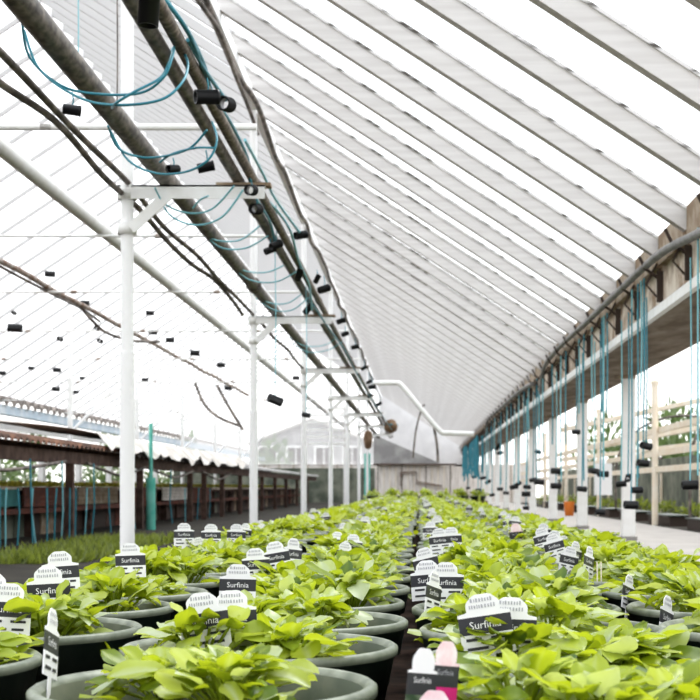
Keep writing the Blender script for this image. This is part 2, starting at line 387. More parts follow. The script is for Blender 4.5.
def tag_meshes(kind):                     # origin at the upper end of the stake, card standing above it
    b = MB(); w = 0.0275
    wm, bmq, top, low = M['card'], M['cardb'], M['card'], M['card']
    if kind == 'pink': top, low = M['pink'], M['magenta']
    if kind == 'green': low = M['taggreen']
    sheet(b, rect(-w, 0, w, 0.022) if kind == 'white' else rect(-w, -0.035, w, 0.012), 0, low)
    sheet(b, rect(-w, 0.022 if kind == 'white' else 0.012, w, 0.04), 0, bmq)
    out = [(w, 0.04), (w, 0.043), (0.0185, 0.045)] + bump_outline(0.0175 if kind == 'white' else 0.0205, 0.046, 0.017 if kind == 'white' else 0.027) + [(-0.0185, 0.045), (-w, 0.043), (-w, 0.04)]
    sheet(b, out, 0, top)
    for fy in (-0.0006, 0.0014):
        flip = 1 if fy < 0 else -1
        vs = [Vector((v.x * flip, fy, 0.031 + v.y)) for v in TXT[0]]
        b.add(vs, TXT[1], M['card'] if kind != 'pink' else M['cardg'])
        q = lambda x0, z0, x1, z1, m: b.add([(x0*flip, fy, z0), (x1*flip, fy, z0), (x1*flip, fy, z1), (x0*flip, fy, z1)], [(0,1,2,3)], m)
        if kind == 'white':
            q(-0.022, 0.0155, -0.006, 0.0185, M['cardb']); q(0.004, 0.0155, 0.022, 0.0185, M['cardb'])
            q(-0.022, 0.006, 0.0, 0.009, M['cardb']); q(0.006, 0.006, 0.02, 0.009, M['cardb'])
            for r_, (xa, xb) in enumerate(((-0.012, 0.011), (-0.014, 0.014))):
                z = 0.057 - r_ * 0.0065; x = xa; random.seed(r_ + 2)
                while x < xb:
                    ww = U(0.0014, 0.003); q(x, z - 0.002, x + ww * 0.6, z + U(0.0012, 0.0022), M['cardg']); x += ww + 0.0006
    return b.mesh('card')
def stake_mesh():
    b = MB(); sheet(b, [(-0.006, 0.0), (-0.005, -0.085), (0.0, -0.1), (0.005, -0.085), (0.006, 0.0)], 0, M['card']); return b.mesh('stake')
TM = {k_: tag_meshes(k_) for k_ in ('white', 'pink', 'green')}; STK = stake_mesh()
NTAG = 0
def place_tag(x, ytop, d, yaw=0, roll=0, kind='white', label='', lean=0, group='plant tags standing in the pots', s=1.0):
    top = P(x, ytop, d)
    return put_tag(top.x, d, top.z, yaw, roll, kind, label, lean, group, s)
def put_tag(X, d, ztop, yaw, roll, kind, label, lean, group, s=1.0):
    E = Euler((math.radians(lean), math.radians(roll), math.radians(yaw)), 'XYZ')
    E = (Matrix.Rotation(math.radians(yaw), 3, 'Z') @ Matrix.Rotation(math.radians(roll), 3, 'Y') @ Matrix.Rotation(math.radians(lean), 3, 'X')).to_euler()
    t = thing('plant_tag', label, 'plant tag', (X, d, ztop - (0.063 if kind == 'white' else 0.073) * s), group, E); t.scale = (s, s, s)
    link('card', TM[kind], t); link('stake', STK, t)
    return t
R_ = [r[2] for r in ROWS]
TAGS = [
    (420, 648, 1.05, 46, 8, 'green', 'plant tag with white flower top and dark green photo band, bottom edge of the bed', 0),
    (443, 641, 1.07, 47, 8, 'pink', 'black plant tag with pale pink flower top and magenta base', 0),
    (430, 690, 1.02, 20, 6, 'pink', 'pink-topped plant tag cut by the picture edge below the other two', 0),
    (50, 608, 1.24, 91, 14, 'white', 'tall white tag turned nearly edge-on, in the first pot of the inner post-side row', 0),
    (490, 593, 1.40, -8, -9, 'white', 'white lettered tag with tilted black band, alone amid leaves near concrete-side inner row', 0),
    (509, 597, 1.42, -4, 2, 'white', 'white tag tucked just behind the tilted tag by the gutter-side inner row', 0),
    (208, 592, 1.5, -5, -8, 'white', 'broad white tag in front of a second one, second pot of the inner post-side row', 0),
    (234, 590, 1.53, -6, -3, 'white', 'white tag peeking out behind the broad tag, second pot of the inner post-side row', 0),
    (237, 564, 2.06, 12, 2, 'white', 'white lettered tag standing upright beside a dark pot rim, fourth pot of inner post-side row', 0),
    (257, 548, 2.45, -10, -4, 'white', 'white tag with black band, first of three together in the fifth pot', 0),
    (279, 541, 2.50, -14, -10, 'white', 'white tag with slanting band, middle of three together in the fifth pot', 0),
    (292, 538, 2.54, 55, 6, 'white', 'white tag turned sideways, last of three together in the fifth pot', 0),
    (50, 566, 1.75, 4, -3, 'white', 'white lettered tag with black band standing clear over the outer post-side row', 0),
    (-12, 572, 1.66, 8, 4, 'white', 'white tag half cut off by the picture edge, outer post-side row', 0),
    (6, 583, 1.64, 10, 4, 'white', 'white tag leaning behind the cut-off tag, outer post-side row', 0),
    (62, 551, 2.05, 4, -4, 'white', 'white round-topped tag rising behind the lettered tag, before the dark fence', 0),
    (131, 543, 2.33, 0, -2, 'white', 'white tag standing in front of the foot of the first white pipe post', 0),
    (184, 523, 3.50, 10, 0, 'white', 'small white tag beyond the first pipe post, twig-thin stick beside it', 0),
    (211, 524, 3.55, 0, 0, 'white', 'small white tag on the edge of the bed between two pipe posts', 0),
    (236, 524, 3.70, 0, 2, 'white', 'small white tag just before the second pipe post', 0),
    (432, 571, 1.98, 66, 12, 'white', 'narrow turned white tag on a long stake at the gap between rows', 0),
    (446, 562, 2.10, -6, 0, 'white', 'white tag with black band just behind the narrow turned tag', 0),
    (429, 560, 2.15, 15, -4, 'white', 'white tag behind the narrow turned tag, on its gap side', 0),
    (429, 547, 2.58, 22, -12, 'white', 'white tag with slanting band by the gap, fifth pot of the gutter-side inner row', 0),
    (441, 528, 3.30, -5, -6, 'white', 'small white tag by the gap, eighth pot of the gutter-side inner row', 0),
    (452, 527, 3.34, -5, -3, 'white', 'small white tag behind its twin, eighth pot of the gutter-side inner row', 0),
    (665, 595, 1.90, 61, 14, 'white', 'striped-looking turned tag in the big pot at the edge of the concrete-side row', 0),
    (627, 574, 2.27, 60, 14, 'white', 'turned white tag at the pot rim in the outer row by the path', 0),
    (588, 546, 2.63, 62, 12, 'white', 'tall turned white tag with thin sticks beside it, outer row by the path', 0),
    (567, 546, 2.9, 35, 12, 'white', 'small white tag with dark picture frame, outer row by the path', 0),
    (574, 541, 3.0, 52, 10, 'white', 'small white tag behind the framed-looking one, outer row by the path', 0),
    (557, 533, 3.22, 20, -14, 'white', 'white tag leaning over, tenth pot area of the row by the path', 0),
    (546, 527, 3.50, 10, -14, 'white', 'white tag leaning over toward the path row, beyond the other leaning tag', 0),
]
for x, y, d, yaw, roll, kd, lab, ln in TAGS: place_tag(x, y, d, yaw, roll, kd, lab, ln, s=0.56 if d < 1.1 else 0.94 if d < 2.2 else 0.88)
random.seed(8)
for ri in range(4):
    i0 = [8, 6, 8, 8][ri]
    ncl = 0
    for i in range(i0, 64):
        if i > 20 and i % 2: continue
        if i > 10 and random.random() < 0.3: continue
        if ri == 1 and random.random() < 0.25: continue
        x, d = POTX[(ri, i)]
        ox = [U(-0.07, 0.07), U(-0.09, 0.02), U(-0.115, -0.07), U(-0.12, -0.05)][ri]
        lab = f'small white plant tag in the {ordinal(i)} pot of the {R_[ri]}' if i < 24 else f'distant white plant tag far along the {R_[ri]}'
        put_tag(x + ox, d + U(-0.06, 0.03), CZ + U(-0.125, -0.10), U(-40, 40), U(-12, 12), 'pink' if (ri == 3 and i in (12, 15, 19)) else 'white', lab, U(-8, 8), f'plant tags in the {R_[ri]}', 0.85)
# two thin sticks by the tall turned tag
for x, lab in ((597, 'thin pale stick standing next to the tall turned tag'), (601, 'second thin pale stick, further from the tall turned tag')):
    tag(MB().tube([P(x, 562, 2.6), P(x + 0.5, 592, 2.6)], 0.0013, M['cream'], 6).build('plant_stick'), lab, 'stick', 'thin sticks in a pot')

# ------------------------------------------------------------------ posts with bracket arms
def pipe_post(d, i):
    fin = ['rust-spotted and tallest in view', 'standing behind the first', 'third in line', 'fourth in line', 'fifth in line', 'sixth in line', 'seventh in line'][i]
    t = thing('pipe_post', f'white pipe post with bracket arm holding the overhead pipes, {fin}', 'post', (PX, d, 0), 'white pipe posts along the bed')
    zt = zr(PX) - 0.2 + CZ
    r = 0.027
    MB().tube([(0, 0, 0), (0, 0, 0.9)], r, M['post'], 20).tube([(0, 0, 0.9), (0, 0, zt)], r * 0.86, M['post'], 20).build('pole', t)
    za = 1.09 + CZ
    a = MB(); a.box((-0.03, -0.03, za - 0.028), (0.51, -0.026, za + 0.022), M['white']); a.box((-0.03, -0.03, za + 0.016), (0.51, 0.02, za + 0.022), M['white'])
    a.build('arm', t)
    MB().lathe([(r, -0.026), (r + 0.009, -0.026), (r + 0.009, 0.026), (r, 0.026)], M['white'], 20, Matrix.Translation((0, 0, za))).build('clamp', t)
    MB().lathe([(r, -0.02), (r + 0.009, -0.02), (r + 0.009, 0.02), (r, 0.02)], M['white'], 20, Matrix.Translation((0, 0, za - 0.135))).build('collar', t)
    MB().bar((0.02, -0.034, za - 0.14), (0.16, -0.034, za - 0.012), 0.008, 0.04, M['white']).build('brace', t)
    MB().box((0.33, -0.02, za + 0.022), (0.53, 0.04, za + 0.034), M['brown']).build('packing_board', t)['label'] = 'thin brown packing board on the arm'
    MB().lathe([(0.0, 0.012), (0.06, 0.012), (0.06, 0.0)], M['white'], 20).build('base_plate', t)
for i in range(7): pipe_post(5.35 + 4.06 * i, i)
tag(MB().tube([P(367, 455, 33.8), P(367, 520, 33.8)] if False else [(PX - 0.15, 33.8, 0), (PX - 0.15, 33.8, 1.15)], 0.07, M['green'], 14).tube([(PX - 0.15, 33.8, 1.15), (PX - 0.15, 33.8, 1.2)], 0.08, M['green'], 14).build('drain_post'),
    'pale green pipe post at the far end of the white posts', 'post')

# overhead pipes
ZP = 1.112
def long_pipe(name, X, z, r, m, label, d0=2.0, d1=33, wob=0.0, joints=(), cat='pipe', seg=14):
    t = thing(name, label, cat, (0, 0, 0))
    n = 60; pts = [W(X + wob * math.sin(i * 0.9 + X * 9), d0 + (d1 - d0) * i / n, z + wob * abs(math.sin(i * 0.55))) for i in range(n + 1)]
    MB().tube(pts, r, m, seg).build('pipe', t)
    for q in joints:
        MB().tube([W(X, q - 0.05, z), W(X, q + 0.05, z)], r * 1.22, M['cable'], seg).build('coupling', t)
    return t
long_pipe('irrigation_pipe', -0.94, ZP + 0.034, 0.034, M['steel'], 'thick weathered grey steel pipe lying on the bracket arms beside the posts', joints=(8.2, 14.0, 20.0))
long_pipe('irrigation_pipe', -0.678, ZP + 0.036, 0.021, M['steel'], 'thinner dark steel pipe of the pair at the arm tips, on the post side', joints=(6.0, 10.5, 16.0))
long_pipe('irrigation_pipe', -0.628, ZP + 0.05, 0.018, M['steel2'], 'brownish steel pipe of the pair, outermost at the arm tips', joints=(5.6, 9.0, 13.0, 18.0))
long_pipe('heating_pipe', -1.74, TZ + 0.045, 0.036, M['white'], 'long white pipe lying on the tie bars behind the posts', 2, 36)
long_pipe('rusty_rod', -2.6, TZ + 0.03, 0.019, M['rust'], 'thin rusty rod running over the tie bars far from the bed', 3, 22, 0.008, cat='rod')
# cables
def cable(pts, r, m, name, label, cat='cable', k=6, n=8):
    return tag(MB().tube(smooth(pts, k), r, m, n).build(name), label, cat)
def wob(X, z, d0, d1, n, ax, az, seed):
    random.seed(seed)
    return [W(X + U(-ax, ax), d0 + (d1 - d0) * (i / n), z + U(-az, az)) for i in range(n + 1)]
cable(wob(-1.075, 1.115, 3.0, 14, 14, 0.012, 0.01, 1), 0.0105, M['cable'], 'hanging_cable', 'grey cable running past the posts under the thick pipe, upper strand')
cable(wob(-1.10, 1.085, 3.0, 9, 9, 0.018, 0.02, 2), 0.0105, M['cable'], 'hanging_cable', 'grey sagging cable running past the posts, lower strand')
cable(wob(PX + 0.03, zr(PX) - 0.235, 5.5, 34, 40, 0.025, 0.03, 3), 0.017, M['cable'], 'hanging_cable', 'dark crooked cable tied along the purlin at the rafter heads')
cable(wob(PX + 0.02, zr(PX) - 0.29, 5.5, 9.6, 6, 0.02, 0.02, 4), 0.013, M['cable'], 'hanging_cable', 'short second cable drooping beside the crooked purlin cable')
cable(wob(-2.62, TZ + 0.005, 5.6, 12, 8, 0.05, 0.03, 6), 0.010, M['cable'], 'hanging_cable', 'thin cable looped along the rusty rod')
cable([P(68, 305, 14), P(80, 322, 14), P(93, 318, 14)] if False else [W(-2.6, 11.2, 1.37), W(-2.48, 11.4, 1.23), W(-2.3, 11.6, 1.18), W(-2.12, 11.8, 1.19)], 0.012, M['cable'], 'hanging_cable', 'short dark hose end hanging below the rusty rod')
cable([P(195, 383, 20), P(205, 405, 20), P(220, 418, 20), P(240, 426, 20)], 0.02, M['cable'], 'hanging_cable', 'thin dark cable curving down between the first two posts')
cable([P(217, 385, 20.5), P(226, 402, 20.5), P(243, 430, 20.5)], 0.022, M['cable'], 'hanging_cable', 'straighter dark cable slanting down next to the curving one')

# coiled teal drip tubes looped between the pipes
COILS = [
    (3.75, [[(22, 22), (30, 58), (62, 86), (98, 94), (140, 93), (163, 78), (172, 58), (174, 47)], [(24, 30), (40, 70), (80, 98), (118, 105), (160, 100), (181, 84), (188, 66), (183, 52), (174, 47), (169, 62), (160, 78), (134, 92), (116, 103), (112, 108)]], 'teal', 'largest looped teal drip tube, slung between the thick pipe and the pair'),
    (4.35, [[(108, 126), (118, 148), (140, 157), (165, 156), (190, 148), (207, 130)], [(110, 130), (128, 160), (155, 173), (185, 172), (208, 160), (217, 140), (212, 122)], [(160, 162), (172, 154), (195, 148), (215, 148)]], 'teal', 'looped teal drip tube just before the first bracket arm'),
    (5.25, [[(155, 188), (165, 204), (188, 213), (212, 209), (234, 186)], [(157, 192), (170, 215), (195, 225), (222, 217), (243, 190)], [(193, 208), (200, 200), (208, 196)]], 'teal2', 'looped teal drip tube hanging under the first bracket arm'),
    (6.4, [[(200, 230), (215, 240), (240, 240), (262, 224)], [(203, 234), (222, 248), (246, 248), (268, 236)]], 'teal2', 'looped pale tube just beyond the first bracket arm'),
    (7.4, [[(228, 262), (245, 271), (268, 272), (290, 262)], [(231, 266), (250, 280), (275, 282), (296, 272)]], 'teal2', 'looped pale tube midway between first and second arms'),
    (8.6, [[(254, 295), (270, 303), (288, 303), (304, 292)], [(256, 298), (274, 310), (292, 310), (308, 298)]], 'teal2', 'looped pale tube just before the second bracket arm'),
    (11.0, [[(290, 338), (305, 346), (325, 345), (338, 336)], [(291, 342), (308, 352), (328, 350), (342, 342)]], 'teal2', 'looped pale tube between second and third arms'),
]
for d, strands, m, lab in COILS:
    t = thing('hanging_coiled_tube', lab, 'drip tube', (0, 0, 0), 'drip tubes looped over the pipes')
    for q, s in enumerate(strands):
        n = len(s); MB().tube(smooth([P(x, y, d + 0.12 * math.sin(i * 0.9 + q)) for i, (x, y) in enumerate(s)]), 0.0036, M[m], 6).build('strand', t)
# supply tubes running along the pair
random.seed(4)
SUP = [
    ([(158, -8, 3.55), (184, 25, 3.7), (203, 62, 4.0), (213, 95, 4.35), (232, 125, 4.75), (248, 160, 5.2), (252, 190, 5.5), (270, 222, 6.2), (275, 246, 6.6)], 'teal', 'teal supply tube curling off the pipe pair above the first arm'),
    ([(163, -5, 3.6), (192, 40, 3.8), (206, 82, 4.2)], 'teal', 'short teal tube ending at the black weight on the pipe pair'),
    ([(188, 40, 3.8), (205, 70, 4.05), (226, 100, 4.4)], 'teal', 'short teal tube ending at the open black ring'),
    ([(245, 140, 5.0), (262, 172, 5.5), (276, 200, 6.0), (300, 233, 6.6)], 'teal2', 'thin pale tube arching to a weight above the pipe pair'),
    ([(254, 190, 5.5), (272, 205, 6.0), (290, 230, 6.6), (299, 262, 7.3), (309, 285, 8.0), (312, 310, 8.6)], 'teal2', 'teal tube running down the pipe pair between first and second arms'),
    ([(313, 305, 8.6), (330, 330, 9.8), (346, 352, 11.4), (357, 374, 13.2), (372, 400, 16.5), (392, 430, 24)], 'teal', 'teal tube bundled on the pipe pair beyond the second arm'),
]
for pts, m, lab in SUP:
    cable([P(*p) for p in pts], 0.0062, M[m], 'drip_tube', lab, 'drip tube', n=6)

# ------------------------------------------------------------------ drip lines with black weights
def weight_mesh():
    b = MB(); r = 0.0215; h = 0.036
    b.lathe([(r, -h), (r, h - 0.008), (r * 1.06, h - 0.008), (r * 1.06, h), (r * 0.78, h), (r * 0.78, -h)], M['black'], 18, None, True)
    return b.mesh('weight')
WM = weight_mesh()
def drip(x, y, d, top_y, label, tilt=80, yaw=0, s=1.0, m='teal', group='drip lines with black weights', r=0.003, dx=0, show=True):
    """a weight hung at (x, y) on a tube that comes down from top_y"""
    p = P(x, y, d); t = thing('hanging_drip_line', label, 'drip line', p, group)
    top = P(x + dx, top_y, d) - p
    if show:
        MB().tube(smooth([(0, 0, 0.012), top * 0.5 + Vector((0.004, 0, 0)), top], 4), r, M[m], 6).build('tube', t)
    Rm = (Matrix.Rotation(math.radians(yaw), 3, 'Z') @ Matrix.Rotation(math.radians(tilt), 3, 'Y')).to_euler()
    link('weight', WM, t, (0, 0, 0), Rm, (s, s, s))
    return t
CEN = [  # x, y, d, top_y, tilt, yaw, size, words
    (149, 8, 3.2, -20, 4, 0, 1.15, 'large upright black weight at the top edge between pipes'),
    (72, 110, 4.2, 92, 96, 10, 0.75, 'small black weight hanging left alone beside the thick pipe'),
    (207, 97, 3.9, 78, 84, 25, 0.95, 'black weight lying against the pipe pair beside an open ring'),
    (226, 104, 4.05, 96, 80, 82, 1.0, 'black weight seen end-on as an open ring'),
    (173, 169, 4.8, 158, 80, 60, 0.68, 'small half-open black weight just before the first arm'),
    (206, 167, 4.8, 150, 76, 10, 0.8, 'small black weight beside the half-open one before the first arm'),
    (251, 190, 5.2, 180, 80, 84, 0.95, 'open black ring lying on the tip of the first arm'),
    (256, 209, 5.6, 195, 80, 78, 1.0, 'open black ring just below the tip of the first arm'),
    (276, 245, 6.5, 205, 66, 40, 1.0, 'upper of two black weights hung together under the pair'),
    (270, 250, 6.55, 210, 66, 30, 0.9, 'lower of two black weights hung together under the pair'),
    (301, 235, 6.6, 232, 76, 35, 1.05, 'black weight standing off from the pipe pair on its own tube'),
    (299, 275, 7.4, 262, 20, 50, 1.0, 'upright black weight against the pipe pair before the second arm'),
    (317, 279, 7.8, 270, 30, 40, 0.8, 'small black weight just above its larger neighbour'),
    (324, 289, 8.0, 276, 70, 35, 1.15, 'larger black weight outside the pipe pair'),
    (308, 309, 8.6, 285, 40, 40, 1.1, 'black weight lying at the tip of the second arm'),
    (341, 321, 9.3, 312, 70, 20, 0.95, 'first tilted weight beyond the second arm'),
    (345, 334, 9.9, 326, 70, 20, 0.85, 'second tilted weight beyond the second arm'),
    (355, 347, 10.9, 338, 75, 20, 0.95, 'third tilted weight beyond the second arm, darkest'),
    (364, 368, 12.8, 360, 60, 40, 0.9, 'small weight near the tip of the third arm'),
    (369, 382, 14.5, 372, 60, 20, 1.0, 'upper weight of the far cluster on the pair'),
    (372, 387, 15.0, 376, 80, 20, 1.3, 'black weight below the upper one in the far cluster'),
    (370, 396, 16.0, 386, 60, 20, 1.0, 'weight low in the far cluster, nearer the pipe'),
    (379, 404, 18.0, 395, 60, 20, 1.2, 'weight low in the far cluster, outside the pipe'),
    (275, 400, 6.6, 250, 108, 30, 1.15, 'large black weight hanging low on a long thin line'),
    (306, 415, 8.2, 284, 100, 20, 0.8, 'smaller black weight low on a long line beside the large one'),
]
for x, y, d, ty, ti, ya, s, lab in CEN:
    drip(x, y, d, ty, lab.replace('left alone', 'alone'), ti, ya, s * (0.8 if y > 230 else 0.95), 'teal2' if 'long' in lab else 'teal', 'black weights around the pipe pair', 0.0024)
for x, y1, d, lab in ((78, 66, 4.6, 'thin pale line hanging straight beside the thick pipe'), (117, 108, 4.0, 'thin dark line hanging beside the first post')):
    cable([P(x, -30, d), P(x + 0.5, y1 * 0.5, d), P(x, y1, d)], 0.002, M['teal2'] if x < 100 else M['cable'], 'hanging_line', lab, 'line')
# along the path-side gutter
GX = 1.125
def g_d(x, X=GX): return X * F / (x - 420)
RIGHT = [  # x, y, tilt, yaw, size
    (690, 485, 88, 0, 1.35), (646, 446, 100, 30, 1.2), (643, 463, 95, 20, 1.2), (637, 490, 88, 20, 1.2), (631, 505, 92, 10, 1.5), (628, 478, 70, 75, 1.1), (621, 484, 84, 0, 1.2),
    (603, 474, 92, 10, 1.35), (594, 471, 100, 20, 1.3), (600, 512, 95, 10, 1.2), (582, 489, 95, 10, 1.3), (576, 432, 90, 10, 1.2), (556, 471, 92, 10, 1.7), (556, 486, 92, 10, 1.7), (538, 452, 100, 20, 1.2),
    (539, 482, 95, 10, 1.9), (533, 480, 80, 20, 1.4), (527, 487, 95, 10, 1.5), (526, 494, 90, 0, 2.2), (526, 508, 90, 0, 1.4), (514, 487, 80, 20, 2.0), (518, 484, 60, 20, 1.5),
    (500, 453, 80, 20, 1.6), (498, 447, 30, 20, 2.2), (500, 489, 90, 10, 1.6), (506, 493, 95, 10, 1.5), (492, 495, 80, 10, 1.6), (488, 482, 60, 20, 2.2), (483, 478, 80, 20, 2.0), (474, 477, 85, 20, 2.0), (478, 490, 85, 20, 2.0), (481, 500, 85, 20, 2.0), (468, 488, 85, 0, 2.0)]
for i, (x, y, ti, ya, s) in enumerate(sorted(RIGHT, key=lambda q: -q[0])):
    d = g_d(x, GX - 0.035 + 0.012 * (i % 4)); hgt = 'ending high' if y < 460 else 'ending low' if y > 495 else 'ending mid-height'
    drip(x, y, d, 488 - 0.93 * F / d, f'teal drip line with black weight {hgt}, {ordinal(i)} from the camera along the gutter beam', ti, ya, min(s, 1.9) * 0.66, 'teal' if i % 3 else 'teal2', 'drip lines along the gutter beam', 0.0022 + 0.00018 * d, 0.5)
# bare tubes tied in bundles along the gutter front
random.seed(9)
bx = [698, 644, 641, 638, 632, 607, 604, 602, 592, 584, 579, 566, 561, 552, 543, 537, 529, 524, 519, 511, 507, 501, 495, 491, 487]
for i, x in enumerate(bx):
    d = g_d(x, 1.10); top = 488 - 1.03 * F / d; bot = 488 - U(0.3, 0.62) * F / d if i % 3 else 488 - 0.05 * F / d
    t = cable([P(x, top, d), P(x + U(-1, 1), (top + bot) / 2, d), P(x + U(-0.5, 0.5), bot, d)], 0.0026 + 0.00022 * d, M['teal'] if i % 2 else M['teal2'], 'hanging_tube',
              f'plain teal tube without weight, {ordinal(i)} from the camera along the gutter beam', 'drip tube')
    t['group'] = 'plain tubes along the gutter beam'
bt = MB()
for i in range(26):
    d = U(26, 36); X = U(1.0, 1.12); bt.tube([W(X, d, 0.95), W(X + U(-0.02, 0.02), d, 0.5), W(X + U(-0.04, 0.04), d, U(0.15, 0.4))], 0.016, M['teal'], 5)
tag(bt.build('hanging_tube_tangle'), 'dense tangle of teal tubes at the far end of the gutter beam', 'drip tube', kind='stuff')
# grey hoses on the gutter front
def hose(pts, r, lab):
    cable(pts, r, M['grey'], 'hanging_hose', lab, 'hose', 8, 12)
hose([W(1.10, 4.6, 0.93), W(1.09, 5.6, 0.99), W(1.085, 6.6, 1.06), W(1.08, 8.0, 1.07), W(1.08, 9.4, 1.075), W(1.08, 10.8, 1.09), W(1.085, 11.9, 1.09), W(1.09, 12.7, 1.06), W(1.10, 13.1, 0.98), W(1.10, 13.2, 0.86)], 0.019, 'long grey hose running along the gutter front and bending down')
hose([W(1.10, 14.2, 1.02), W(1.09, 16, 1.06), W(1.085, 19, 1.07), W(1.085, 22.5, 1.09), W(1.09, 23.6, 1.06), W(1.09, 24.0, 0.9)], 0.022, 'second grey hose further along the gutter front')

# ------------------------------------------------------------------ gutter posts on the path
for i in range(9):
    d = 10.93 + 3.1 * i
    t = thing('gutter_post', f'square white post under the gutter beam, {ordinal(i)} from the camera', 'post', (1.57, d, 0.006), 'white posts under the gutter beam')
    MB().box((-0.047, -0.047, 0), (0.047, 0.047, 0.845 + CZ - 0.006), M['white']).build('shaft', t)
    MB().box((-0.06, -0.06, 0), (0.06, 0.06, 0.03), M['conc']).build('footing', t)
    MB().box((-0.09, -0.055, 0.845 + CZ - 0.03), (0.05, 0.055, 0.845 + CZ - 0.006), M['brown']).build('head_plate', t)
# white box hung on a back pole
jb = thing('plastic_container', 'white plastic container hanging between the gutter posts', 'container', P(603, 495, 12.4))
MB().box((-0.07, -0.06, 0), (0.07, 0.06, 0.27), M['jug']).build('body', jb)
MB().lathe([(0.03, 0.27), (0.03, 0.31), (0.0, 0.31)], M['jug'], 14).build('neck', jb)
MB().tube([(0, 0, 0.30), (0, 0.0, 0.92)], 0.005, M['cable'], 6).build('cord', jb)
bk = thing('bucket', 'orange bucket standing on the path behind the gutter posts', 'bucket', (2.12, 20.6, 0.006)); bk.scale = (0.6, 0.6, 0.75)
MB().lathe([(0.0, 0.0), (0.10, 0.0), (0.13, 0.26), (0.137, 0.27), (0.12, 0.26)], M['orange'], 20).build('body', bk)
MB().tube(smooth([(-0.13, 0, 0.26), (-0.08, -0.04, 0.34), (0, -0.05, 0.37), (0.08, -0.04, 0.34), (0.13, 0, 0.26)]), 0.006, M['cable'], 6).build('handle', bk)
# neighbouring bay beyond the path
for i, (x, X) in enumerate(((655, 2.5), (599, 2.6), (566, 2.6), (545, 2.6), (530, 2.6), (735, 2.5))):
    d = X * F / (x - 420)
    t = thing('frame_pole', f'thin cream pole of the next bay beyond the path, {ordinal(i)} listed outward', 'pole', (X, d, 0), 'thin poles of the next bay')
    MB().tube([(0, 0, 0), (0, 0, 1.5)], 0.035, M['cream'], 12).build('pole', t)
    MB().tube([(0, 0, 1.5), (0, 0, 1.54)], 0.045, M['cream'], 12).build('cap', t)
LABP = ['thin cream pole standing clear beside the first gutter post', 'thin cream pole seen between first and second gutter posts', 'thin cream pole seen near the third gutter post', 'thin cream pole seen near the fourth gutter post', 'thin cream pole far along beside the path', 'thin cream pole at the picture edge beyond the path']
for o, l in zip([o for o in C.objects if o.name.startswith('frame_pole')], LABP): o['label'] = l
for i, (z, X, lab) in enumerate(((0.62, 2.55, 'upper pale timber rail of the next bay'), (0.38, 2.6, 'middle pale timber rail of the next bay'), (0.2, 2.52, 'lower pale timber rail of the next bay'))):
    tag(MB().bar(W(X, 10, z), W(X, 38, z - 0.02), 0.04, 0.06, M['cream']).build('timber_rail'), lab, 'rail', 'rails of the next bay')
for i, (x0, y0, x1, y1, d) in enumerate(((562, 430, 700, 400, 22), (590, 448, 700, 428, 20), (560, 460, 700, 446, 24))):
    tag(MB().bar(P(x0, y0, d), P(x1 + 30, y1 - 6, d - 3), 0.05, 0.06, M['cream']).build('timber_rail'), ['pale timber slanting across behind the posts, topmost', 'pale timber slanting across behind the posts, middle', 'pale timber slanting across behind the posts, lowest'][i], 'rail', 'slanting timbers behind the posts')
for i, d in enumerate((14.5, 20)):
    X0, X1 = 2.7, 4.6
    pts = [W((X0+X1)/2 - math.cos(PI*q/14) * (X1-X0)/2, d, 0.25 + 0.75 * math.sin(PI*q/14)) for q in range(15)]
    tag(MB().tube([W(X0, d, -0.4)] + pts + [W(X1, d, -0.4)], 0.016, M['cable'], 8).build('tunnel_hoop'), ['dark arched hoop beyond the path, the closer one', 'dark arched hoop beyond the path, behind another hoop'][i], 'hoop')
nf = thing('net_fence', 'dark shade net fence low beyond the concrete path', 'fence', (0, 0, 0))
MB().box((3.6, 9, 0.02), (3.63, 38, 0.83), M['net']).build('net', nf)
for q in range(10): MB().tube([(3.58, 9.5 + q*3, 0), (3.58, 9.5 + q*3, 0.62)], 0.025, M['cream'], 8).build('stake', nf)
# shrubs and bushes outside
def bush_mesh(seed, m, n=420, R=0.5, H=0.6, L=0.09):
    random.seed(seed); b = MB()
    for i in range(n):
        a = U(0, 6.28); e = math.asin(U(0, 1)); q = U(0.55, 1.0)
        p = Vector((R*q*math.cos(a)*math.cos(e), R*q*math.sin(a)*math.cos(e), H*q*math.sin(e)))
        leaf(b, p, a + U(-1, 1), e + U(-0.8, 0.6), L * U(0.7, 1.3), L * 0.5, 0.2, 0.2, U(-0.6, 0.6), U(0, 1), m, 3)
    for q in range(5):
        a = q * 1.25; b.tube([(0, 0, 0), (R*0.3*math.cos(a), R*0.3*math.sin(a), H*0.5)], 0.012, M['darkwood'], 5)
    return b.mesh('foliage')
B1, B2 = bush_mesh(31, M['shrub']), bush_mesh(32, M['grassm'], 300, 0.45, 0.3)
for i in range(12):
    t = thing('green_plant', f'low green plant before the shade net, {ordinal(i)} along the far side of the path', 'plant', (3.12, 12 + 2.1 * i, 0.0), 'low plants before the shade net'); link('foliage', B2, t, None, (0, 0, i), (0.5, 0.75, 0.8))
for i in range(9):
    t = thing('planter_trough', f'low dark trough along the far edge of the path, {ordinal(i)} from the camera', 'planter', (2.72, 11 + 2.4 * i, 0), 'dark troughs along the path')
    b = MB(); b.bar((0, -0.7, 0.05), (0, 0.7, 0.05), 0.24, 0.1, M['iron']); b.build('trough', t)
    b = MB(); b.box((-0.14, -0.72, 0.1), (0.14, 0.72, 0.115), M['pot']); b.build('rim', t)
